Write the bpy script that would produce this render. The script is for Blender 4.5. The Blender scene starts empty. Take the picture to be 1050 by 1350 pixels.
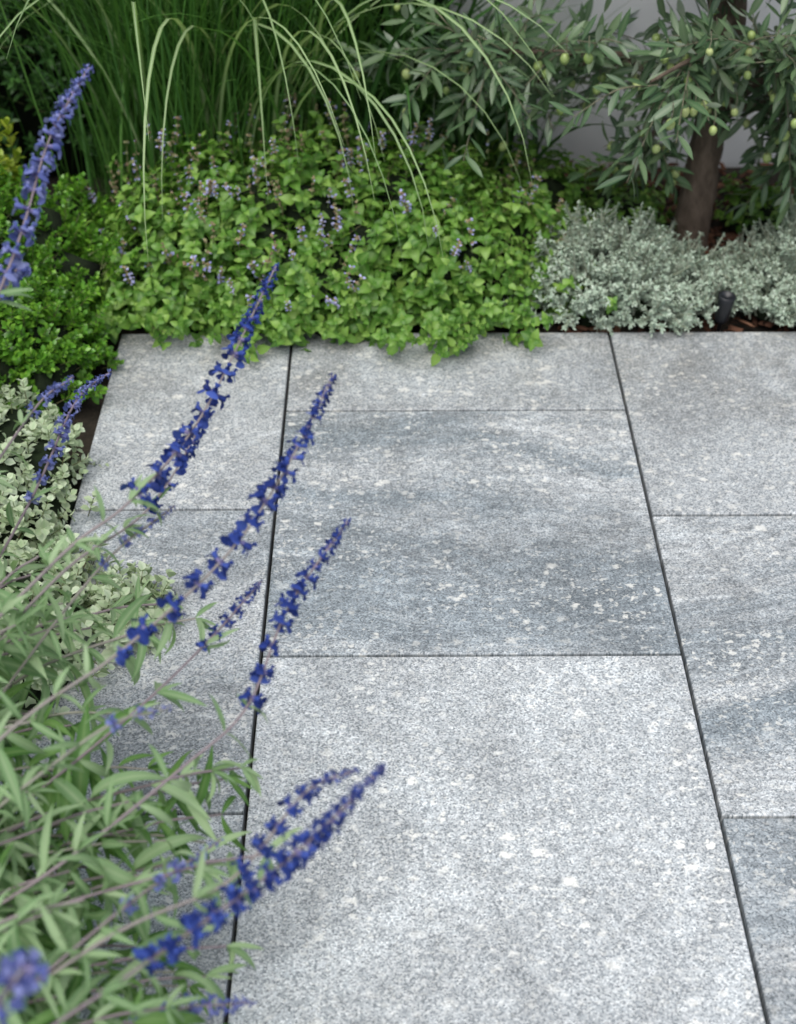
import bpy, math, random
import numpy as np
from mathutils import Vector
rng=np.random.default_rng(7); random.seed(7)
sc=bpy.context.scene

# ---------------------------------------------------------------- mesh builder
class MB:
    def __init__(s): s.V=[];s.F=[];s.M=[];s.A=[];s.n=0
    def raw(s,V,F,mat=0,A=None):
        V=np.asarray(V,float).reshape(-1,3);F=np.asarray(F,int).reshape(-1,4)
        s.V.append(V);s.F.append(F+s.n);s.n+=len(V)
        m=np.asarray(mat); s.M.append(np.full(len(F),mat) if m.ndim==0 else m)
        s.A.append(np.zeros(len(V)) if A is None else np.asarray(A,float))
    def inst(s,T,mats,pos,mat=None):
        V,F,A,M=T; N=len(pos); nv=len(V)
        W=np.einsum('nij,vj->nvi',mats,V)+np.asarray(pos)[:,None,:]
        FF=(F[None]+(np.arange(N)*nv)[:,None,None]).reshape(-1,4)
        MM=np.tile(M,N) if mat is None else np.full(len(FF),mat)
        s.raw(W.reshape(-1,3),FF,MM,np.tile(A,N))
    def template(s):
        return (np.concatenate(s.V),np.concatenate(s.F),np.concatenate(s.A),np.concatenate(s.M))
    def build(s,name,mats,smooth=True):
        V,F,A,M=s.template()
        me=bpy.data.meshes.new(name)
        me.vertices.add(len(V));me.vertices.foreach_set('co',V.astype(np.float32).ravel())
        me.loops.add(len(F)*4);me.loops.foreach_set('vertex_index',F.astype(np.int32).ravel())
        me.polygons.add(len(F));me.polygons.foreach_set('loop_start',np.arange(0,len(F)*4,4,dtype=np.int32))
        me.polygons.foreach_set('loop_total',np.full(len(F),4,dtype=np.int32))
        for m in mats: me.materials.append(m)
        me.polygons.foreach_set('material_index',M.astype(np.int32))
        me.polygons.foreach_set('use_smooth',np.full(len(F),smooth))
        me.update(calc_edges=True)
        at=me.attributes.new('mid','FLOAT','POINT');at.data.foreach_set('value',A.astype(np.float32))
        me.validate()
        ob=bpy.data.objects.new(name,me);sc.collection.objects.link(ob);return ob

def nrm(a): a=np.asarray(a,float);return a/np.maximum(np.linalg.norm(a,axis=-1,keepdims=True),1e-9)
def frames(d,up,scale=1.0):
    d=nrm(np.atleast_2d(d));up=np.broadcast_to(np.asarray(up,float),d.shape)
    up=up+rng.normal(0,.02,d.shape)
    x=nrm(np.cross(d,up));z=np.cross(x,d)
    m=np.stack([x,d,z],axis=2)
    sc_=np.broadcast_to(np.asarray(scale,float),(len(d),))
    return m*sc_[:,None,None]
def leaf(L,W,rows=5,droop=0.0,fold=.15,shape=.45,wav=0.0):
    V=[];A=[];F=[]
    ang=0;y=0;z=0
    for i in range(rows+1):
        t=i/rows
        w=W*.5*max(.04,(math.sin(math.pi*min(1,t**(math.log(.5)/math.log(shape))))**.8 if 0<t<1 else .04))
        a=droop*t
        if i>0: y+=L/rows*math.cos(a);z-=L/rows*math.sin(a)
        zz=z+wav*math.sin(t*9)*W
        V+=[(-w,y,zz+w*fold*2),(0,y,zz),(w,y,zz+w*fold*2)];A+=[0,1,0]
    for i in range(rows):
        b=i*3
        F+=[(b,b+1,b+4,b+3),(b+1,b+2,b+5,b+4)]
    return (np.array(V),np.array(F),np.array(A,float),np.zeros(len(F),int))
def revolve(prof,n=6,mat=0):
    V=[];F=[]
    for y,r in prof:
        for k in range(n):
            a=2*math.pi*k/n;V.append((r*math.cos(a),y,r*math.sin(a)))
    for i in range(len(prof)-1):
        for k in range(n):
            F.append((i*n+k,(i+1)*n+k,(i+1)*n+(k+1)%n,i*n+(k+1)%n))
    return (np.array(V),np.array(F),np.zeros(len(V)),np.full(len(F),mat))
def tube(mb,P,r0,r1,n=6,mat=0,rough=0):
    P=np.asarray(P,float);T=nrm(np.gradient(P,axis=0));m=len(P)
    ref=np.array([0,0,1.]) if abs(T[0][2])<.9 else np.array([1.,0,0])
    x=nrm(np.cross(T,ref));z=np.cross(x,T)
    r=np.linspace(r0,r1,m)
    V=[]
    for k in range(n):
        a=2*math.pi*k/n
        rr=r*(1+rough*rng.normal(0,1,m))
        V.append(P+(x*math.cos(a)+z*math.sin(a))*rr[:,None])
    V=np.stack(V,1).reshape(-1,3)
    F=[(i*n+k,i*n+(k+1)%n,(i+1)*n+(k+1)%n,(i+1)*n+k) for i in range(m-1) for k in range(n)]
    mb.raw(V,F,mat)
def spline(P,n=24):
    P=np.asarray(P,float)
    Q=np.vstack([2*P[0]-P[1],P,2*P[-1]-P[-2]]);out=[]
    for i in range(len(P)-1):
        p0,p1,p2,p3=Q[i:i+4]
        for t in np.linspace(0,1,n,endpoint=False):
            out.append(.5*((2*p1)+(-p0+p2)*t+(2*p0-5*p1+4*p2-p3)*t*t+(-p0+3*p1-3*p2+p3)*t**3))
    out.append(P[-1]);return np.array(out)
def resample(P,step):
    d=np.r_[0,np.cumsum(np.linalg.norm(np.diff(P,axis=0),axis=1))]
    s=np.arange(0,d[-1],step) if np.isscalar(step) else step
    return np.stack([np.interp(s,d,P[:,k]) for k in range(3)],1),s,d[-1]

# ---------------------------------------------------------------- materials
def newmat(name):
    m=bpy.data.materials.new(name);m.use_nodes=True;nt=m.node_tree
    for n in list(nt.nodes): nt.nodes.remove(n)
    out=nt.nodes.new('ShaderNodeOutputMaterial');return m,nt,out
def N(nt,t,**k):
    n=nt.nodes.new(t)
    for a,b in k.items():
        if a.startswith('i_'):
            n.inputs[a[2:].replace('_',' ')].default_value=b
        else: setattr(n,a,b)
    return n
def ramp(nt,src,stops):
    r=nt.nodes.new('ShaderNodeValToRGB');e=r.color_ramp.elements
    while len(e)<len(stops): e.new(.5)
    for el,(p,c) in zip(e,stops):
        el.position=p;el.color=(*c,1) if len(c)==3 else c
    nt.links.new(src,r.inputs[0]);return r.outputs[0]
def g(v): return (v,v,v)
def mix(nt,fac,a,b,mode='MIX'):
    m=nt.nodes.new('ShaderNodeMixRGB');m.blend_type=mode
    for i,v in ((0,fac),(1,a),(2,b)):
        if isinstance(v,(int,float)): m.inputs[i].default_value=v if i==0 else (v,v,v,1)
        elif isinstance(v,tuple): m.inputs[i].default_value=(*v,1)
        else: nt.links.new(v,m.inputs[i])
    return m.outputs[0]
def math_(nt,op,a,b=0,c=0,clamp=False):
    m=nt.nodes.new('ShaderNodeMath');m.operation=op;m.use_clamp=clamp
    for i,v in enumerate((a,b,c)):
        if isinstance(v,(int,float)): m.inputs[i].default_value=v
        else: nt.links.new(v,m.inputs[i])
    return m.outputs[0]
def leafmat(name,c0,c1,c2,mid=None,rough=.5,trans=.3,spec=.35,midamt=.5,back=None):
    m,nt,out=newmat(name)
    geo=N(nt,'ShaderNodeNewGeometry')
    col=ramp(nt,geo.outputs['Random Per Island'],[(0,c0),(.5,c1),(1,c2)])
    if mid:
        at=N(nt,'ShaderNodeAttribute',attribute_name='mid')
        f=math_(nt,'POWER',at.outputs['Fac'],3.0);f=math_(nt,'MULTIPLY',f,midamt)
        col=mix(nt,f,col,mid)
    if back: 
        col=mix(nt,geo.outputs['Backfacing'],col,back)
    p=N(nt,'ShaderNodeBsdfPrincipled');nt.links.new(col,p.inputs['Base Color'])
    p.inputs['Roughness'].default_value=rough;p.inputs['Specular IOR Level'].default_value=spec
    if trans>0:
        t=N(nt,'ShaderNodeBsdfTranslucent')
        tcx=mix(nt,1.0,col,(1.15,1.25,.65),'MULTIPLY')
        nt.links.new(tcx,t.inputs['Color'])
        ms=N(nt,'ShaderNodeMixShader');ms.inputs[0].default_value=trans
        nt.links.new(p.outputs[0],ms.inputs[1]);nt.links.new(t.outputs[0],ms.inputs[2])
        nt.links.new(ms.outputs[0],out.inputs[0])
    else: nt.links.new(p.outputs[0],out.inputs[0])
    return m
def plain(name,c0,c1,scale=20,rough=.8,bump=.3,spec=.3,stretch=(1,1,1)):
    m,nt,out=newmat(name)
    tc=N(nt,'ShaderNodeTexCoord');mp=N(nt,'ShaderNodeMapping');mp.inputs['Scale'].default_value=stretch
    nt.links.new(tc.outputs['Object'],mp.inputs[0])
    no=N(nt,'ShaderNodeTexNoise',i_Scale=float(scale),i_Detail=8.0,i_Roughness=.65);nt.links.new(mp.outputs[0],no.inputs['Vector'])
    col=ramp(nt,no.outputs['Fac'],[(.3,c0),(.7,c1)])
    p=N(nt,'ShaderNodeBsdfPrincipled');nt.links.new(col,p.inputs['Base Color'])
    p.inputs['Roughness'].default_value=rough;p.inputs['Specular IOR Level'].default_value=spec
    b=N(nt,'ShaderNodeBump',i_Strength=bump,i_Distance=.01);nt.links.new(no.outputs['Fac'],b.inputs['Height'])
    nt.links.new(b.outputs[0],p.inputs['Normal']);nt.links.new(p.outputs[0],out.inputs[0]);return m

# ---------------------------------------------------------------- granite
def granite():
    m,nt,out=newmat('granite');L=nt.links.new
    tc=N(nt,'ShaderNodeTexCoord');at=N(nt,'ShaderNodeAttribute',attribute_name='slab')
    sep=N(nt,'ShaderNodeSeparateColor');L(at.outputs['Color'],sep.inputs[0])
    tone,vein,rnd=sep.outputs
    off=N(nt,'ShaderNodeCombineXYZ')
    L(math_(nt,'MULTIPLY',rnd,7.3),off.inputs[0]);L(math_(nt,'MULTIPLY',rnd,13.1),off.inputs[1])
    add=N(nt,'ShaderNodeVectorMath',operation='ADD');L(tc.outputs['Object'],add.inputs[0]);L(off.outputs[0],add.inputs[1])
    P=add.outputs[0]
    def vor(scl,src):
        v=N(nt,'ShaderNodeTexVoronoi',i_Scale=float(scl));v.voronoi_dimensions='2D';L(src,v.inputs['Vector'])
        s=N(nt,'ShaderNodeSeparateColor');L(v.outputs['Color'],s.inputs[0]);return v.outputs['Distance'],s.outputs
    def noi(scl,det,src,dist=0.0,rg=.6):
        n=N(nt,'ShaderNodeTexNoise',i_Scale=float(scl),i_Detail=float(det),i_Roughness=rg,i_Distortion=dist);n.noise_dimensions='2D';L(src,n.inputs['Vector']);return n.outputs['Fac']
    _,c1=vor(480,P)
    grain=ramp(nt,c1[0],[(0,(.155,.175,.187)),(.25,(.285,.311,.326)),(.6,(.385,.412,.425)),(1,(.54,.56,.562))])
    n2=noi(240,4,P,0,.7)
    grain=mix(nt,1,grain,ramp(nt,n2,[(.32,g(.80)),(.5,g(1.0)),(.68,g(1.16))]),'MULTIPLY')
    n3=noi(42,6,P,.4,.7)
    grain=mix(nt,1,grain,ramp(nt,n3,[(.3,g(.84)),(.5,g(.99)),(.70,g(1.19))]),'MULTIPLY')
    n4=noi(3.6,5,P,.8)
    grain=mix(nt,1,grain,ramp(nt,n4,[(.3,g(.78)),(.5,g(.99)),(.7,g(1.17))]),'MULTIPLY')
    # warped, stretched coordinate for the flowing veins
    wn=N(nt,'ShaderNodeTexNoise',i_Scale=1.6,i_Detail=3.0);L(P,wn.inputs['Vector'])
    wv=N(nt,'ShaderNodeVectorMath',operation='SCALE');L(wn.outputs['Color'],wv.inputs[0]);wv.inputs['Scale'].default_value=.40
    wa=N(nt,'ShaderNodeVectorMath',operation='ADD');L(P,wa.inputs[0]);L(wv.outputs[0],wa.inputs[1])
    mp=N(nt,'ShaderNodeMapping');mp.inputs['Scale'].default_value=(1.0,6.5,1);L(wa.outputs[0],mp.inputs[0])
    W=mp.outputs[0]
    n5=noi(1.1,6,W,.5)
    vf=ramp(nt,n5,[(.38,g(1)),(.5,g(.5)),(.62,g(0))]);vf=math_(nt,'MULTIPLY',vf,vein)
    grain=mix(nt,vf,grain,mix(nt,1,grain,(.58,.63,.665),'MULTIPLY'))
    n6=noi(8,8,W,1.0,.72)
    vl=ramp(nt,n6,[(.30,g(.74)),(.46,g(.97)),(.55,g(1.04)),(.59,g(1.30)),(.64,g(1.06))])
    grain=mix(nt,math_(nt,'MULTIPLY_ADD',vein,.74,.10,clamp=True),grain,mix(nt,1,grain,vl,'MULTIPLY'))
    n8=noi(34,5,W,.3,.7)
    grain=mix(nt,math_(nt,'MULTIPLY_ADD',vein,.72,.12,clamp=True),grain,mix(nt,1,grain,ramp(nt,n8,[(.35,g(.83)),(.5,g(1)),(.64,g(1.22))]),'MULTIPLY'))
    # pale crystals, irregular
    nd=N(nt,'ShaderNodeTexNoise',i_Scale=110.0,i_Detail=4.0);L(P,nd.inputs['Vector'])
    dv=N(nt,'ShaderNodeVectorMath',operation='SCALE');L(nd.outputs['Color'],dv.inputs[0]);dv.inputs['Scale'].default_value=.018
    ad=N(nt,'ShaderNodeVectorMath',operation='ADD');L(P,ad.inputs[0]);L(dv.outputs[0],ad.inputs[1])
    mp2=N(nt,'ShaderNodeMapping');mp2.inputs['Scale'].default_value=(.70,1.15,1);L(ad.outputs[0],mp2.inputs[0])
    dn=noi(5,3,P);dn=ramp(nt,dn,[(.4,g(.35)),(.6,g(1))])
    for scl,th,dens,st in ((38.0,.33,.83,.72),(78.0,.44,.72,.70),(160.0,.55,.62,.55)):
        D_,sp=vor(scl,mp2.outputs[0])
        a=math_(nt,'GREATER_THAN',sp[0],dens)
        thr=math_(nt,'MULTIPLY',sp[1],th)
        b=math_(nt,'SUBTRACT',thr,D_);b=math_(nt,'MULTIPLY',b,7.0,clamp=True)
        f=math_(nt,'MULTIPLY',a,b);f=math_(nt,'MULTIPLY',f,st);f=math_(nt,'MULTIPLY',f,dn)
        grain=mix(nt,f,grain,(.72,.72,.675))
    D3,s3=vor(230,P)
    a=math_(nt,'MULTIPLY',math_(nt,'GREATER_THAN',s3[2],.86),math_(nt,'LESS_THAN',D3,.36))
    grain=mix(nt,math_(nt,'MULTIPLY',a,.5),grain,(.12,.13,.14))
    sx=N(nt,'ShaderNodeSeparateXYZ');L(tc.outputs['Object'],sx.inputs[0])
    st=math_(nt,'SUBTRACT',sx.outputs[1],1.80);st=math_(nt,'MULTIPLY',st,2.2,clamp=True)
    n7=noi(8,7,P,0,.7)
    st=math_(nt,'MULTIPLY',st,ramp(nt,n7,[(.38,g(.05)),(.62,g(.95))]))
    grain=mix(nt,st,grain,mix(nt,1,grain,(.74,.715,.67),'MULTIPLY'))
    tv=N(nt,'ShaderNodeCombineXYZ');[L(tone,tv.inputs[i]) for i in range(3)]
    grain=mix(nt,1,grain,tv.outputs[0],'MULTIPLY')
    p=N(nt,'ShaderNodeBsdfPrincipled');L(grain,p.inputs['Base Color']);p.inputs['Roughness'].default_value=.62
    p.inputs['Specular IOR Level'].default_value=.4
    b=N(nt,'ShaderNodeBump',i_Strength=.25,i_Distance=.001);L(n2,b.inputs['Height']);L(b.outputs[0],p.inputs['Normal'])
    L(p.outputs[0],out.inputs[0]);return m

def build_paving():
    cols=[(-.512,-.186,[2.24,1.714,1.108,.50,-.1,-.7,-1.3]),
          (-.186,.4146,[2.24,1.985,1.385,.785,.185,-.415,-1.015]),
          (.4146,1.015,[2.24,1.695,1.098,.498,-.1,-.7,-1.3]),
          (1.015,1.615,[2.24,1.985,1.385,.785,.185,-.415,-1.015]),
          (1.615,2.215,[2.24,1.695,1.098,.498,-.1,-.7,-1.3])]
    tones={(0,0):(1.02,.15),(0,1):(1.0,.5),(0,2):(1.02,.3),(1,0):(1.0,.2),(1,1):(1.0,.95),(1,2):(1.20,.12),  # stone tone per slab; near centre slab also lightened to paint in brighter light
           (2,0):(.98,.1),(2,1):(1.02,1.0),(2,2):(1.0,.75)}
    V=[];F=[];C=[];gap=.0026;bv=.002
    for ci,(x0,x1,ys) in enumerate(cols):
        for ri in range(len(ys)-1):
            a,b,c,d=x0+gap,x1-gap,ys[ri+1]+gap*.9,ys[ri]-gap*.9
            dz=rng.normal(0,.0006)
            n=len(V)
            def ring(x0,x1,y0,y1,z): return [(x0,y0,z),(x1,y0,z),(x1,y1,z),(x0,y1,z)]
            V+=ring(a,b,c,d,-.045)+ring(a,b,c,d,-bv+dz)+ring(a+bv*.35,b-bv*.35,c+bv*.35,d-bv*.35,-bv*.35+dz)+ring(a+bv,b-bv,c+bv,d-bv,dz)
            for r in range(3):
                for k in range(4):
                    F.append((n+r*4+k,n+r*4+(k+1)%4,n+(r+1)*4+(k+1)%4,n+(r+1)*4+k))
            F.append((n+12,n+13,n+14,n+15))
            t=tones.get((ci,ri),(.9+.15*rng.random(),rng.random()))
            C+=[(t[0],t[1],rng.random(),1)]*16
    me=bpy.data.meshes.new('stone_paving');me.from_pydata(V,[],F)
    at=me.attributes.new('slab','FLOAT_COLOR','POINT');at.data.foreach_set('color',np.array(C,np.float32).ravel())
    me.materials.append(granite())
    ob=bpy.data.objects.new('stone_paving',me);sc.collection.objects.link(ob)
build_paving()

# ---------------------------------------------------------------- ground, wall, mulch
soil=plain('soil',(.014,.012,.009),(.04,.032,.023),60,.95,.8)
def sheet(name,x0,x1,y0,y1,z,mat,n=1):
    mb=MB();xs=np.linspace(x0,x1,n+1);ys=np.linspace(y0,y1,n+1)
    V=[(x,y,z) for y in ys for x in xs];F=[(j*(n+1)+i,j*(n+1)+i+1,(j+1)*(n+1)+i+1,(j+1)*(n+1)+i) for j in range(n) for i in range(n)]
    mb.raw(V,F);return mb.build(name,[mat])
sheet('ground',-60,60,-60,60,-.03,soil)
wallm=plain('painted_render',(.74,.76,.78),(.82,.83,.84),5,.85,.15)
def boxm(mb,x0,x1,y0,y1,z0,z1,mat=0):
    V=[(x,y,z) for z in (z0,z1) for x,y in ((x0,y0),(x1,y0),(x1,y1),(x0,y1))]
    F=[(3,2,1,0),(4,5,6,7),(0,1,5,4),(1,2,6,5),(2,3,7,6),(3,0,4,7)];mb.raw(V,F,mat)
mb=MB();boxm(mb,-3,3.5,3.0,3.2,-.05,.62);boxm(mb,-3.02,3.52,2.98,3.22,.62,.66);mb.build('garden_wall',[wallm],False)

bark=leafmat('bark_mulch',(.025,.014,.009),(.085,.035,.022),(.17,.09,.055),None,.85,0,.2)
mb=MB()
chip=MB();boxm(chip,-.5,.5,-.5,.5,-.5,.5);ct=chip.template()
ct=(ct[0]*np.array([.02,.008,.004])*(1+.25*rng.normal(0,1,(8,1))),ct[1],ct[2],ct[3])
n=2600
pos=np.stack([rng.uniform(.25,1.8,n),rng.uniform(2.26,2.98,n),rng.uniform(-.028,-.002,n)],1)
mb.inst(ct,frames(rng.normal(0,1,(n,3))*[1,1,.35],[0,0,1],rng.uniform(.6,1.8,n)),pos)
mb.build('bark_mulch',[bark],False)

# ---------------------------------------------------------------- shoot templates
def shoot(L,nodes,leafL,leafW,per=2,tilt=(20,60),droop=.4,shape=.42,stem_r=.0009,seg=4,fold=.15,taper=.5,twist=None):
    mb=MB()
    P=np.stack([np.zeros(4),np.linspace(0,L,4),np.zeros(4)],1)
    tube(mb,P,stem_r,stem_r*.5,4,1)
    for i in range(nodes):
        t=(i+1)/nodes;y=L*(.15+.85*t)
        sc_=(1-taper*t)*(.8+.4*random.random())
        for k in range(per):
            az=(math.pi/2*i if twist is None else twist*i)+2*math.pi*k/per+random.gauss(0,.25)
            el=math.radians(tilt[0]+(tilt[1]-tilt[0])*t+random.gauss(0,12))
            d=np.array([math.cos(az)*math.cos(el),math.sin(el),math.sin(az)*math.cos(el)])
            T=leaf(leafL*sc_,leafW*sc_,seg,droop*random.uniform(.2,1.5),fold,shape)
            mb.inst(T,frames(d,[0,1,0]),np.array([[0,y,0]]),0)
    return mb.template()
def bumpy(n,k=5,a=.12,seed=0):
    return 1+a*np.sin(n[:,0]*k+seed)*np.sin(n[:,1]*k*1.3+seed*2)+a*.6*np.sin(n[:,2]*k*2+n[:,0]*k*1.7+seed)
def mound_pts(c,semi,n,zmin=0.0,k=5,a=.12,seed=1,depth=.1):
    d=nrm(rng.normal(0,1,(n*3,3)));d=d[d[:,2]>zmin][:n]
    r=bumpy(d,k,a,seed)*(1-rng.random(len(d))*depth)
    return np.array(c)+d*np.array(semi)*r[:,None], nrm(d/np.array(semi))
def core(mb,c,semi,mat,k=5,a=.12,seed=1,f=.86):
    nu,nv=28,12;V=[]
    for j in range(nv+1):
        for i in range(nu):
            ph=math.pi/2*j/nv*1.15-.22;th=2*math.pi*i/nu
            V.append((math.cos(ph)*math.cos(th),math.cos(ph)*math.sin(th),math.sin(ph)))
    V=np.array(V);V=np.array(c)+V*np.array(semi)*(bumpy(V,k,a,seed)*f)[:,None]
    F=[(j*nu+i,j*nu+(i+1)%nu,(j+1)*nu+(i+1)%nu,(j+1)*nu+i) for j in range(nv) for i in range(nu)]
    mb.raw(V,F,mat)
darkcore=plain('painted_inner_shade',(.004,.008,.003),(.014,.026,.008),40,.95,.6)  # dark filler surface inside the plants, interior shade painted as colour

def mound_plant(mb,c,semi,n,temps,k=5,a=.12,seed=1,depth=.12,upw=.5,jit=.35,sc0=(.8,1.25),corem=2,f=.84,back=.02):
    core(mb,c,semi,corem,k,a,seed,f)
    p,nn=mound_pts(c,semi,n,-.05,k,a,seed,depth)
    d=nrm(nn+np.array([0,0,upw])+rng.normal(0,jit,p.shape))
    s=rng.uniform(*sc0,len(p));idx=rng.integers(0,len(temps),len(p))
    p=p-d*back
    p[:,2]=np.maximum(p[:,2],.004)
    for i,T in enumerate(temps):
        q=idx==i
        if q.any(): mb.inst(T,frames(d[q],nrm(rng.normal(0,1,(q.sum(),3))),s[q]),p[q])

# ---------------------------------------------------------------- catmint
mint_leaf=leafmat('catmint_leaf',(.055,.16,.02),(.13,.29,.04),(.27,.44,.09),(.30,.46,.14),.45,.3,.4,.35)
mint_stem=leafmat('catmint_stem',(.10,.16,.05),(.14,.12,.06),(.16,.2,.08),None,.7,0)
lilac=leafmat('lilac_petal',(.24,.25,.52),(.36,.37,.66),(.50,.50,.77),None,.6,.2)
calyx_b=leafmat('dry_calyx',(.24,.16,.11),(.30,.24,.14),(.28,.35,.15),None,.8,0)
temps=[shoot(random.uniform(.055,.08),4,.034,.024,2,(0,50),.9,.38,seg=4,fold=.22) for _ in range(8)]
def flower_spike(L,nwh,mfl,mcx,mstem,cs=.0035,density=.5):
    mb=MB();tube(mb,np.stack([np.zeros(4),np.linspace(0,L,4),np.zeros(4)],1),.0011,.0006,4,mstem)
    cal=revolve([(0,.0006),(.002,.0016),(.005,.0018),(.0062,.0008)],5)
    pet=leaf(.009,.007,3,.9,.1,.6)
    for i in range(nwh):
        y=L*(.3+.7*i/(nwh-1)) ; m=random.randint(4,7)
        az=rng.uniform(0,6.28,m);el=rng.uniform(.1,1.0,m)
        d=np.stack([np.cos(az)*np.cos(el),np.sin(el),np.sin(az)*np.cos(el)],1)
        pp=np.tile([[0,y,0]],(m,1))+rng.normal(0,.001,(m,3))
        mb.inst(cal,frames(d,[0,1,0],rng.uniform(.8,1.4,m)),pp,mcx)
        q=rng.random(m)<density
        if q.any(): mb.inst(pet,frames(d[q],[0,1,0],rng.uniform(.7,1.2,q.sum())),pp[q]+d[q]*.004,mfl)
    return mb.template()
fs=[flower_spike(random.uniform(.045,.08),random.randint(3,5),3,4,1,density=random.choice([.1,.25,.6])) for _ in range(8)]
mb=MB()
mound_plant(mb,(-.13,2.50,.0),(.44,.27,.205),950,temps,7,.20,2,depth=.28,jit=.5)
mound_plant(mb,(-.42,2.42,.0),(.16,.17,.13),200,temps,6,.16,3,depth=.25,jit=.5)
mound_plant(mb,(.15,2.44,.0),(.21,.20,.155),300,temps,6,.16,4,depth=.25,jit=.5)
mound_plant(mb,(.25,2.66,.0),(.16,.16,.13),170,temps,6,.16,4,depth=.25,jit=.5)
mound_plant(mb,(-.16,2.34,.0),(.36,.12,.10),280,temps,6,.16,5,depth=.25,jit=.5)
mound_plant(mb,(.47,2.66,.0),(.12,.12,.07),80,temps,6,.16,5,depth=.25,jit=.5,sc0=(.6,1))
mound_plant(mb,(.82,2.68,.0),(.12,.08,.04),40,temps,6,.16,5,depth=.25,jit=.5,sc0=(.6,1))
for (cx,cy,w,nn) in ((.10,2.185,.032,28),(-.33,2.225,.06,26),(-.21,2.21,.03,10),(-.05,2.235,.16,46),(-.47,2.24,.05,18),(.25,2.245,.04,12)):
    p=np.stack([rng.normal(cx,w,nn),rng.normal(cy,.022,nn),rng.uniform(.01,.05,nn)],1)
    d=nrm(np.stack([rng.normal(0,.5,nn),rng.uniform(-1,-.3,nn),rng.uniform(.1,.8,nn)],1))
    mb.inst(random.choice(temps),frames(d,nrm(rng.normal(0,1,(nn,3))),rng.uniform(.5,.95,nn)),p)
p,nn_=mound_pts((-.13,2.50,.02),(.47,.28,.225),240,.12,7,.20,2,.08)
d=nrm(nn_*.5+np.array([0,0,1])+rng.normal(0,.3,p.shape));ii=rng.integers(0,8,len(p))
for i in range(8):
    q=ii==i
    if q.any(): mb.inst(fs[i],frames(d[q],nrm(rng.normal(0,1,(q.sum(),3))),rng.uniform(.5,1.0,q.sum())),p[q])
mb.build('catmint_plant',[mint_leaf,mint_stem,darkcore,lilac,calyx_b])

# ---------------------------------------------------------------- boxwood
box_leaf=leafmat('boxwood_leaf',(.05,.15,.014),(.10,.28,.025),(.20,.41,.04),(.22,.40,.08),.3,.2,.5,.3)
bt=[shoot(.045,7,.016,.011,2,(25,60),.3,.5,seg=3,taper=.35) for _ in range(5)]
mb=MB()
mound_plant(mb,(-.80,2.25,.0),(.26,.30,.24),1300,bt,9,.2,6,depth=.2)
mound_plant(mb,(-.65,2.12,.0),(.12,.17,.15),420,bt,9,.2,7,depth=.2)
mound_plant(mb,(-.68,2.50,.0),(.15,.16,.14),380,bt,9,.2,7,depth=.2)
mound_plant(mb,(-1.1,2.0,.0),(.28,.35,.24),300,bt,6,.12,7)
mb.build('boxwood_shrub',[box_leaf,mint_stem,darkcore])
yl=leafmat('golden_leaf',(.22,.34,.03),(.32,.42,.04),(.40,.46,.06),(.4,.5,.1),.4,.3,.4,.3)
mb=MB();nn=26
p=np.stack([rng.normal(-.81,.045,nn),rng.normal(2.60,.04,nn),rng.uniform(.10,.21,nn)],1)
tl=[shoot(.06,5,.030,.018,2,(25,60),.3,.5,seg=3,taper=.35) for _ in range(3)]
d=nrm(np.stack([rng.normal(0,.4,nn),rng.normal(0,.4,nn),np.ones(nn)],1));mb.inst(tl[0],frames(d,[1,0,0],1),p)
for q in p: tube(mb,[q,(q[0],q[1],q[2]*.5),(q[0],q[1],-.03)],.001,.0015,4,1)
mb.build('golden_shrub',[yl,mint_stem])

# ---------------------------------------------------------------- pale licorice plant
hel=leafmat('licorice_leaf',(.34,.42,.26),(.46,.54,.37),(.58,.65,.5),(.25,.42,.2),.8,.15,.15,.4)
ht=[shoot(.04,4,.018,.015,2,(10,50),.3,.5,seg=3,taper=.3) for _ in range(4)]
mb=MB()
mound_plant(mb,(-.66,1.72,.0),(.16,.26,.10),380,ht,7,.2,9,depth=.25)
mound_plant(mb,(-.55,1.42,.0),(.12,.2,.07),260,ht,7,.2,10,depth=.25)
mound_plant(mb,(-.40,1.46,.0),(.07,.08,.04),66,ht,7,.2,10,depth=.3,f=.3)
mb.build('licorice_plant',[hel,mint_stem,darkcore])

# ---------------------------------------------------------------- santolina (cotton lavender)
san=leafmat('santolina_leaf',(.28,.37,.28),(.40,.50,.39),(.54,.62,.52),None,.85,0,.1)
sst=leafmat('santolina_stem',(.25,.28,.2),(.3,.33,.25),(.35,.38,.3),None,.9,0)
def santo():
    mb=MB();L=.075
    tube(mb,np.stack([np.zeros(4),np.linspace(0,L,4),np.zeros(4)],1),.0018,.0012,5,1)
    def sprig(o,ax,L,n):
        y=rng.uniform(.1,1,n)*L;az=rng.uniform(0,6.28,n);el=rng.uniform(.3,1.2,n)
        d=np.stack([np.cos(az)*np.cos(el),np.sin(el),np.sin(az)*np.cos(el)],1)
        R=frames(ax,[.3,.1,.9])[0]
        mb.inst(leaf(.0075,.003,2,.2,.3,.6),frames(d@R.T,[0,1,0],rng.uniform(.7,1.2,n)),o+y[:,None]*np.asarray(ax),0)
    sprig(np.zeros(3),np.array([0,1.,0]),L,50)
    for i in range(4):
        a=random.uniform(0,6.28);ax=nrm(np.array([math.cos(a),1.2,math.sin(a)]))
        o=np.array([0,L*random.uniform(.2,.7),0]);tube(mb,[o,o+ax*.01,o+ax*.026],.0013,.0009,4,1);sprig(o,ax,.030,20)
    return mb.template()
st_=[santo() for _ in range(4)]
mb=MB()
mound_plant(mb,(.43,2.375,.0),(.17,.14,.09),340,st_,7,.22,11,upw=.8,f=.65,depth=.35,sc0=(.7,1.4))
mound_plant(mb,(.55,2.34,.0),(.10,.09,.05),110,st_,6,.12,12,upw=.8,f=.6,depth=.3)
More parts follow.
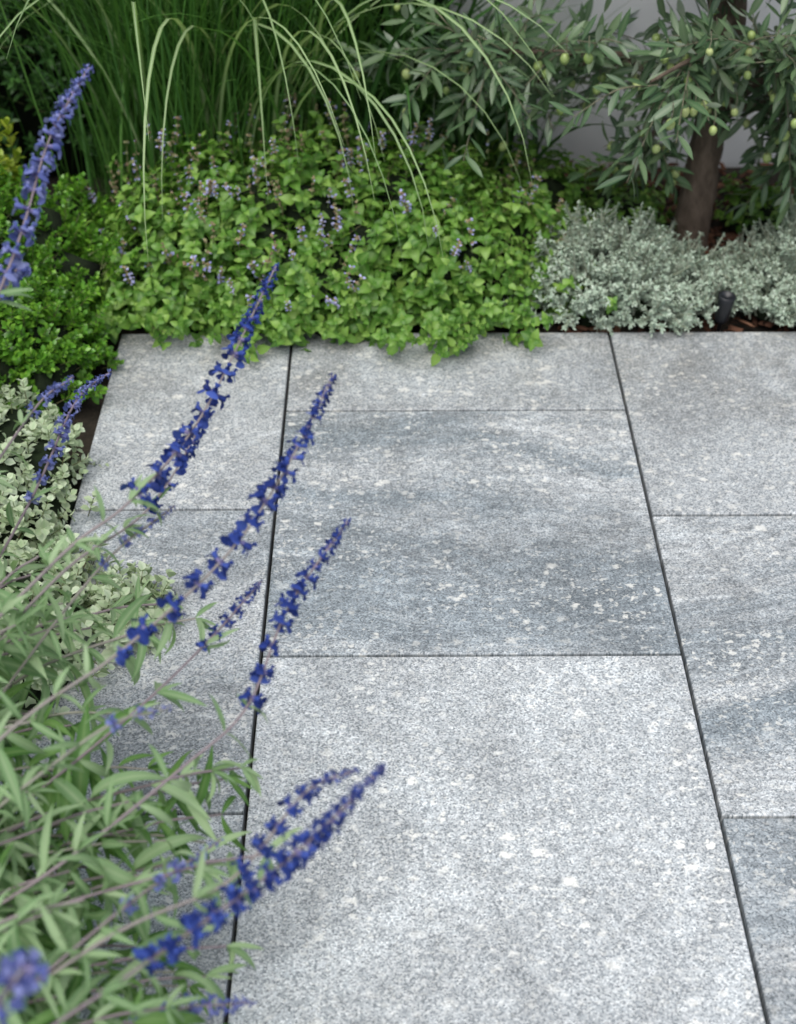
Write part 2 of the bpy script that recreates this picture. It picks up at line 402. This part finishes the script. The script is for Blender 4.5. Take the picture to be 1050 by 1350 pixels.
mb.build('santolina_plant',[san,sst,darkcore])
mb=MB()
mound_plant(mb,(.86,2.385,.0),(.17,.15,.10),290,st_,7,.22,13,upw=.8,f=.65,depth=.35,sc0=(.7,1.4))
mound_plant(mb,(.73,2.34,.0),(.07,.09,.045),90,st_,6,.12,14,upw=.8,f=.6,depth=.3)
mb.build('santolina_plant.001',[san,sst,darkcore])

# ---------------------------------------------------------------- small black garden light
blk=plain('black_metal',(.008,.009,.012),(.014,.016,.02),50,.4,.05,.5)
mb=MB()
R=revolve([(-.05,.003),(0,.004),(.004,.011),(.01,.014),(.05,.0155),(.062,.0165),(.064,.014),(.058,.012),(.056,.001)],20)
mb.inst(R,frames([.05,-.1,1],[0,1,0]),np.array([[.630,2.262,.006]]))
mb.build('garden_spotlight',[blk])

# ---------------------------------------------------------------- grasses
def blades(mb,n,c,rad,Lr,w,phi0,phi1,az=None,rows=12,mat=0,zmin=.0):
    b=np.array(c)+np.concatenate([rng.normal(0,rad,(n,2)),np.zeros((n,1))],1)
    a=rng.uniform(0,2*math.pi,n) if az is None else rng.normal(az[0],az[1],n)
    L=rng.uniform(*Lr,n);p0=rng.uniform(*phi0,n);p1=rng.uniform(*phi1,n);W=rng.uniform(*w,n)
    h=np.stack([np.cos(a),np.sin(a),0*a],1);side=np.stack([-np.sin(a),np.cos(a),0*a],1)
    tw=rng.normal(0,.5,n)
    P=b.copy();V=[];A=[]
    for i in range(rows+1):
        t=i/rows;ph=np.radians(p0+(p1-p0)*t**1.6)
        dirv=h*np.sin(ph)[:,None];dirv[:,2]=np.cos(ph)
        nm=np.cross(dirv,side)
        if i: P=P+dirv*(L/rows)[:,None]
        P[:,2]=np.maximum(P[:,2],zmin)
        w_=W*.5*min(1,.5+t*3)*max(.05,(1-t**3))
        s_=side*np.cos(tw*t)[:,None]+nm*np.sin(tw*t)[:,None]
        V+=[P-s_*w_[:,None],P-nm*(w_*.25)[:,None],P+s_*w_[:,None]];A+=[0,1,0]
    V=np.stack(V,1);nv=V.shape[1]
    F=np.array([f for i in range(rows) for f in ((i*3,i*3+1,i*3+4,i*3+3),(i*3+1,i*3+2,i*3+5,i*3+4))])
    FF=(F[None]+(np.arange(n)*nv)[:,None,None]).reshape(-1,4)
    mb.raw(V.reshape(-1,3),FF,mat,np.tile(np.array(A,float),n))
gr=leafmat('grass_blade',(.03,.10,.02),(.06,.17,.03),(.11,.25,.05),(.17,.31,.10),.45,.25,.35,.3)
vg=leafmat('pale_grass_blade',(.12,.23,.07),(.19,.31,.11),(.26,.38,.16),(.50,.59,.38),.45,.3,.35,.9)
mb=MB()
blades(mb,950,(-.44,2.82,-.02),.10,(.5,1.0),(.003,.006),(0,12),(12,80))
blades(mb,260,(-.20,2.86,-.02),.08,(.5,.9),(.003,.006),(0,16),(20,90))
blades(mb,30,(-.40,2.80,-.02),.09,(.8,1.3),(.006,.011),(3,16),(60,140),rows=16,mat=1)
blades(mb,14,(-.36,2.78,-.02),.10,(1.0,1.3),(.007,.011),(2,10),(125,168),az=(-1.35,.7),rows=16,mat=1)
blades(mb,10,(-.28,2.76,-.02),.08,(.95,1.2),(.007,.011),(2,12),(120,170),az=(-1.0,.5),rows=16,mat=1)
mb.build('ornamental_grass',[gr,vg])
st2=leafmat('strap_leaf',(.025,.08,.02),(.04,.12,.026),(.08,.18,.045),(.11,.22,.07),.35,.2,.5,.4)
mb=MB()
blades(mb,130,(.03,2.86,-.02),.08,(.4,.8),(.010,.016),(2,25),(40,110))
blades(mb,70,(.20,2.88,-.02),.06,(.35,.65),(.010,.014),(2,25),(40,110))
mb.build('strap_leaf_plant',[st2])

# ---------------------------------------------------------------- hedge on the wall
hd=leafmat('hedge_leaf',(.013,.048,.011),(.025,.075,.015),(.045,.12,.023),(.06,.14,.035),.45,0,.35,.3)
hts=[shoot(.07,6,.03,.011,2,(20,60),.4,.5,seg=3,taper=.3) for _ in range(4)]
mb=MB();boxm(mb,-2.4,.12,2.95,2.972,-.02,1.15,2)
n=2400
p=np.stack([rng.uniform(-1.8,.16,n),rng.uniform(2.86,2.97,n)+.0,rng.uniform(0,1.2,n)],1)
d=nrm(np.stack([rng.normal(0,.5,n),-np.ones(n)*.6,rng.uniform(0,1,n)],1));ii=rng.integers(0,4,n)
for i in range(4):
    q=ii==i;mb.inst(hts[i],frames(d[q],nrm(rng.normal(0,1,(q.sum(),3))),rng.uniform(.7,1.2,q.sum())),p[q])
mb.build('dark_hedge',[hd,mint_stem,darkcore])

# ---------------------------------------------------------------- olive tree
ol=leafmat('olive_leaf',(.035,.08,.036),(.065,.13,.055),(.13,.20,.095),(.20,.26,.15),.38,.1,.5,.4,back=(.30,.36,.27))
ob_=plain('olive_bark',(.07,.052,.038),(.20,.155,.12),45,.9,1.0,.2,(1,1,.35))
fr=leafmat('olive_fruit',(.24,.34,.10),(.32,.42,.14),(.42,.49,.20),None,.38,0,.5)
tw=leafmat('olive_twig',(.12,.12,.08),(.16,.15,.1),(.2,.19,.13),None,.8,0)
mb=MB()
tr=spline([(.628,2.60,-.05),(.631,2.60,.1),(.638,2.61,.24),(.65,2.62,.42),(.64,2.64,.7)],8)
tube(mb,tr,.040,.024,14,1,.05)
ends=[]
for i in range(12):
    z0=random.uniform(.30,.7);o=tr[np.argmin(abs(tr[:,2]-z0))]
    a=random.uniform(0,6.28);r=random.uniform(.2,.45)
    e=o+np.array([math.cos(a)*r*1.2,math.sin(a)*r*.6,random.uniform(.05,.45)])
    e[1]=min(e[1],2.93)
    B=spline([o,o+(e-o)*.5+np.array([0,0,.06]),e],8);tube(mb,B,.011,.004,7,1,.04);ends.append(B)
lowb=[]
for P in ([(.64,2.61,.27),(.48,2.56,.40),(.30,2.55,.42),(.12,2.55,.42)],
          [(.64,2.61,.26),(.52,2.66,.34),(.38,2.72,.33),(.26,2.74,.26)],
          [(.64,2.61,.27),(.78,2.58,.40),(.92,2.52,.44),(1.05,2.45,.40)],
          [(.64,2.61,.25),(.76,2.66,.33),(.88,2.70,.28),(1.0,2.70,.2)],
          [(.64,2.61,.28),(.60,2.5,.42),(.55,2.42,.46),(.46,2.36,.44)],
          [(.64,2.61,.28),(.72,2.5,.42),(.80,2.42,.46),(.88,2.36,.42)],
          [(.64,2.61,.3),(.66,2.5,.42),(.68,2.42,.46),(.69,2.38,.44)]):
    B=spline(P,8);tube(mb,B,.010,.003,7,1,.04);ends+= [B,B,B]
for P in ([(.64,2.61,.25),(.57,2.59,.30),(.52,2.57,.25),(.49,2.56,.17)],
          [(.64,2.61,.25),(.73,2.58,.31),(.79,2.57,.24),(.83,2.56,.14)],
          [(.64,2.61,.25),(.78,2.56,.34),(.88,2.52,.28),(.92,2.50,.16)]):
    B=spline(P,8);tube(mb,B,.006,.002,6,1,.04);lowb.append(B)
olt=[leaf(random.uniform(.05,.068),random.uniform(.011,.015),5,random.uniform(.0,.5),.12,.5) for _ in range(5)]
olive=revolve([(0,.001),(.0015,.0045),(.005,.0078),(.010,.0092),(.015,.0082),(.0195,.0052),(.0215,.001)],10)
LP=[[] for _ in olt];LD=[[] for _ in olt];OP=[];low=[]
for t_ in range(325):
    islow=t_>=265
    B=random.choice(lowb if islow else ends);o=B[random.randint(len(B)//3,len(B)-1)]+rng.normal(0,.01,3)
    d=nrm(rng.normal(0,1,3)*[1,.8,.6]+np.array([0,0,-.15]));L=random.uniform(.10,.24)*(.55 if islow else 1)
    e=o+d*L;e[2]-=L*.15
    if e[1]>2.95: e[1]=2.95
    Q=spline([o,o+(e-o)*.5+np.array([0,0,.02]),e],5)
    # keep the trunk bare below the first fork
    if any((abs(q[0]-.64)<.075 and q[1]<2.66 and q[2]<.215+(2.6-q[1])*.75) for q in Q): continue
    if Q[:,2].min()<(.07 if islow else .15): continue
    tube(mb,Q,.0018,.0008,4,3)
    S,s,_=resample(Q,.018)
    for i,pp in enumerate(S):
        T=nrm(Q[-1]-Q[0])
        ax=nrm(np.cross(T,[0.1,.2,1]));bx=np.cross(T,ax)
        a=(i%2)*math.pi/2+random.gauss(0,.3)
        for sg in (1,-1):
            if random.random()<.15: continue
            v=(ax*math.cos(a)+bx*math.sin(a))*sg
            k=random.randrange(5);LP[k].append(pp);LD[k].append(nrm(v*.8+T*.75+np.array([0,0,.05])))
    if random.random()<.36 or (islow and random.random()<.3):
        OP.append(S[random.randint(1,len(S)-1)])
    if not islow and S[0][1]<2.55 and random.random()<.6:
        low+= [tuple(S[random.randint(len(S)//2,len(S)-1)]+rng.normal(0,.016,3)+np.array([0,-.015,-.022])) for _ in range(random.choice([1,1,2,2]))]
for k in range(5):
    D_=np.array(LD[k]);mb.inst(olt[k],frames(D_,nrm(np.array([0,-.3,1])+rng.normal(0,.45,D_.shape)),rng.uniform(.7,1.15,len(D_))),np.array(LP[k]),0)
OP=np.array(OP);od=nrm(np.array([0,0,-1])+rng.normal(0,.25,OP.shape))
mb.inst(olive,frames(od,[0,1,0],rng.uniform(.8,1.05,len(OP))),OP+od*.008,2)
low=np.array(low)
ld=nrm(np.array([0,0,-1])+rng.normal(0,.2,low.shape))
mb.inst(olive,frames(ld,[0,1,0],rng.uniform(.72,1.02,len(low))),low,2)
for q in low: tube(mb,[q,q+np.array([.003,.004,.012]),q+np.array([.002,.012,.026])],.0007,.0009,4,3)
mb.build('olive_tree',[ol,ob_,fr,tw])

# ---------------------------------------------------------------- blue salvia
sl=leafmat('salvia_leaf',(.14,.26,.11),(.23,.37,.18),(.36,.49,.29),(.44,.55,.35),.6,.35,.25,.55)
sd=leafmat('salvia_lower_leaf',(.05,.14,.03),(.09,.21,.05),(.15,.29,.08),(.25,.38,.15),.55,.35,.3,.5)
ss=leafmat('salvia_stem',(.20,.16,.18),(.25,.21,.22),(.28,.28,.23),None,.85,0)
cx_=leafmat('salvia_calyx',(.08,.08,.20),(.14,.135,.29),(.25,.22,.37),None,.9,0,.1)
cb=leafmat('salvia_blue',(.014,.028,.15),(.027,.052,.25),(.060,.105,.40),None,.6,.15,.2)
cp=leafmat('salvia_lilac_blue',(.08,.11,.34),(.16,.19,.47),(.29,.32,.62),None,.7,.25,.2)
def floret(cm):
    mb=MB()
    mb.inst(revolve([(0,.0008),(.002,.0019),(.0055,.0023),(.008,.0019),(.0085,.001)],6),np.eye(3)[None],np.zeros((1,3)),3)
    if cm is not None:
        mb.inst(revolve([(.004,.0018),(.007,.0028),(.011,.0034),(.0135,.0018)],6),np.eye(3)[None],np.zeros((1,3)),cm)
        mb.inst(leaf(.008,.0068,3,-.3,.5,.6),frames([0,1,.35],[0,0,1]),np.array([[0,.0095,.001]]),cm)
        mb.inst(leaf(.0110,.0140,4,1.3,-.12,.60),frames([0,1,-.35],[0,0,1]),np.array([[0,.0095,-.001]]),cm)
    return mb.template()
Fb=floret(4);Fp=floret(5);Fc=floret(None)
sm=MB()
def spike(P,flen,pale=False,size=1.0,sparse=1.0):
    Q=spline(P,14);tube(sm,Q,.0010,.0024,6,2)
    nf=flen*14;Fl=Q[:nf+1]
    d=np.r_[0,np.cumsum(np.linalg.norm(np.diff(Fl,axis=0),axis=1))];tot=d[-1]
    s=0.002;lst=[]
    while s<tot:
        lst.append(s);t=s/tot
        s+=(.0050+.0285*min(1,t*1.5)**1.05)*sparse*random.uniform(.85,1.15)
    for j,s in enumerate(lst):
        t=s/tot;p=np.array([np.interp(s,d,Fl[:,k]) for k in range(3)])
        q=np.array([np.interp(min(s+.004,tot),d,Fl[:,k]) for k in range(3)])
        T=nrm(p-q) if s+.004<tot else nrm(Fl[-3]-Fl[-1])
        ax=nrm(np.cross(T,[0.1,.2,1]));bx=np.cross(T,ax)
        m=5 if t<.4 else random.randint(5,9)
        az=np.arange(m)*2*math.pi/m+rng.normal(0,.4,m)+j
        v=np.cos(az)[:,None]*ax+np.sin(az)[:,None]*bx
        fw=.9-.72*min(1,t*2)
        dd=nrm(v+T*(fw+rng.normal(0,.12,m))[:,None]+np.array([0,0,-.15]))
        k=size*(.40+.62*min(1,t*2.6))*rng.uniform(.7,1.12,m)
        op=rng.random(m)<(.5+.42*min(1,t*4))*(.75 if t>.94 else 1)
        pp=p+T*rng.normal(0,.0008,(m,1))
        if op.any(): sm.inst(Fp if pale else Fb,frames(dd[op],T,k[op]),pp[op])
        if (~op).any(): sm.inst(Fc,frames(dd[~op],T,k[~op]*.85),pp[~op])
    return Q[nf:]
LT=[leaf(.085,.0125,7,a,.18,.42,.04) for a in (.25,.6,1.0,1.5,2.0)]
LTs=[leaf(.05,.009,6,a,.2,.42,.04) for a in (.2,.6,1.1)]
def leafy(Q,step=.028,start=0.0,size=1.0,mat=0,droop=0,prob=1):
    S,s,tot=resample(Q,step)
    for i,p in enumerate(S[:-1]):
        if s[i]/tot<start: continue
        T=nrm(S[i]-S[i+1])
        ax=nrm(np.cross(T,[0.1,.2,1]));bx=np.cross(T,ax);a=(i%2)*math.pi/2+random.gauss(0,.4)
        for sg in (1,-1):
            if random.random()>prob: continue
            v=(ax*math.cos(a)+bx*math.sin(a))*sg
            d=nrm(v+T*random.uniform(.2,.9)+np.array([0,0,.15-droop*.3]))
            kk=size*random.uniform(.6,1.2)*(.55+.6*min(1,s[i]/tot*2.5))
            lt=random.choice(LT[droop:droop+3])
            sm.inst(lt,frames(d,nrm(np.array([0,0,1])+rng.normal(0,.45,3)),kk),p[None],mat)
        if random.random()<.5:
            for _ in range(3):
                d=nrm(T+rng.normal(0,.6,3));sm.inst(random.choice(LTs),frames(d,[0,0,1],random.uniform(.5,.9)),p[None],mat)
SP=[
 ([(-.128,1.370,.635),(-.207,1.221,.533),(-.270,1.106,.510),(-.350,1.047,.470),(-.56,.98,.25),(-.64,.95,0)],2,0,1.05,1.05),
 ([(-.2076,1.281,.4953),(-.264,1.158,.457),(-.36,1.08,.42),(-.56,1.02,.2),(-.62,1.0,0)],1,0,.8,.9),
 ([(-.0605,1.208,.596),(-.1137,1.116,.532),(-.171,1.032,.492),(-.2615,.932,.465),(-.362,.859,.43),(-.56,.82,.22),(-.65,.80,0)],3,0,1.08,1.0),
 ([(-.0447,1.112,.4795),(-.106,1.032,.4297),(-.1446,.940,.3815),(-.203,.8755,.366),(-.325,.786,.32),(-.55,.75,.15),(-.6,.74,0)],2,0,.90,.78),
 ([(-.1407,1.1085,.3966),(-.1987,1.0356,.371),(-.285,.9527,.334),(-.5,.9,.15),(-.6,.9,0)],1,0,.6,.6),
 ([(-.0073,.784,.475),(-.0873,.7153,.439),(-.2064,.628,.412),(-.275,.588,.39),(-.5,.55,.2),(-.6,.55,0)],2,0,.92,.62),
 ([(-.0335,.8275,.418),(-.0796,.801,.4176),(-.1446,.733,.382),(-.256,.680,.365),(-.5,.64,.15),(-.6,.62,0)],2,0,.74,.75),
 ([(-.326,1.464,.826),(-.361,1.387,.780),(-.380,1.303,.726),(-.399,1.229,.684),(-.5,1.1,.5),(-.66,1.0,.2),(-.7,1.0,0)],3,1,.98,.82),
 ([(-.354,1.463,.4327),(-.3925,1.4125,.419),(-.431,1.280,.3685),(-.55,1.15,.2),(-.65,1.1,0)],2,1,.7,.7),
 ([(-.379,1.375,.484),(-.4266,1.297,.468),(-.6,1.15,.25),(-.7,1.1,0)],1,1,.6,.75),
 ([(-.133,.7085,.227),(-.230,.670,.259),(-.45,.62,.15),(-.6,.6,0)],1,1,.75,.8),
 ([(-.248,.536,.5675),(-.268,.50,.565),(-.45,.42,.3),(-.6,.4,0)],1,1,1.0,.7),
 ([(-.3917,1.325,.6585),(-.416,1.2766,.647),(-.55,1.1,.4),(-.68,1.0,0)],1,1,.9,.6),
 ([(-.161,.806,.345),(-.254,.696,.3685),(-.45,.62,.2),(-.6,.6,0)],1,1,.6,1.2),
 ([(-.2076,.8857,.441),(-.285,.8386,.4426),(-.5,.78,.25),(-.62,.75,0)],1,1,.55,1.2),
 ([(-.243,1.20,.428),(-.3216,1.096,.413),(-.5,1.0,.2),(-.62,.95,0)],1,1,.5,1.1),
]
for P,fl,pale,sz,spx in SP:
    R_=spike(P,fl,bool(pale),sz,spx)
    leafy(R_,.036,.0,.9,0,1,.8)
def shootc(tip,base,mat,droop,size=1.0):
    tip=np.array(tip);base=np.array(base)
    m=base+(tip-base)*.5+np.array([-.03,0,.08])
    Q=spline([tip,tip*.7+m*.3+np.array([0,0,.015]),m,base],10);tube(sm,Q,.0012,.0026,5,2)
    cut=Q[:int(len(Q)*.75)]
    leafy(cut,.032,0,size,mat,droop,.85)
for i in range(28):
    y=random.uniform(.50,1.26)
    x=random.uniform(-.44,-.27)+.06*(1-abs(y-.8)/.5)
    z=random.uniform(.20,.42)
    shootc((x,y,z),(-.68+random.uniform(-.08,.08),y-.12+random.uniform(-.1,.1),0),0,random.choice([0,1,1,2]),random.uniform(.7,1.15))
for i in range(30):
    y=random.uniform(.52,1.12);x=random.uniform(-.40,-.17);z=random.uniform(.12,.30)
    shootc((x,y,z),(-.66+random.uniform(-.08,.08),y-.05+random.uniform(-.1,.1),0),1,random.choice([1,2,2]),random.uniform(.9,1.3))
for tip in ((-.155,.93,.30),(-.12,.80,.33),(-.17,.86,.24),(-.16,.76,.24),(-.18,.74,.22),(-.22,1.12,.33),(-.20,.66,.30)):
    shootc(tip,(-.62,tip[1]-.08,0),0,2,1.0)
sm.build('blue_salvia',[sl,sd,ss,cx_,cb,cp])

# ---------------------------------------------------------------- light
w=bpy.data.worlds.new('World');sc.world=w;w.use_nodes=True;nt=w.node_tree
bg=nt.nodes['Background'];sky=nt.nodes.new('ShaderNodeTexSky');sky.sky_type='NISHITA';sky.sun_disc=False
el,rot=math.radians(66),math.radians(200)
sky.sun_elevation=el;sky.sun_rotation=rot;sky.air_density=1.0;sky.dust_density=4.0;sky.ozone_density=1.0
hs=nt.nodes.new('ShaderNodeHueSaturation');hs.inputs['Saturation'].default_value=.6
nt.links.new(sky.outputs[0],hs.inputs['Color']);nt.links.new(hs.outputs[0],bg.inputs[0]);bg.inputs[1].default_value=.15
sun=bpy.data.lights.new('sun','SUN');sun.energy=2.4;sun.angle=math.radians(55);sun.color=(1,.98,.95)
so=bpy.data.objects.new('sun',sun);sc.collection.objects.link(so)
sdv=Vector((math.sin(rot)*math.cos(el),math.cos(rot)*math.cos(el),math.sin(el)))
so.rotation_euler=sdv.to_track_quat('Z','Y').to_euler();so.location=(0,0,5)

# ---------------------------------------------------------------- camera
cam=bpy.data.cameras.new('camera');co=bpy.data.objects.new('camera',cam);sc.collection.objects.link(co);sc.camera=co
co.location=(0,0,1.41);th=math.radians(39.6)
co.rotation_euler=(math.radians(90)-th,0,-math.radians(.363))
cam.sensor_fit='VERTICAL';cam.sensor_height=36;cam.lens=48.6;cam.clip_start=.05;cam.clip_end=300
cam.dof.use_dof=True;cam.dof.focus_distance=1.92;cam.dof.aperture_fstop=4.0
sc.view_settings.view_transform='Standard';sc.view_settings.look='None';sc.view_settings.exposure=0
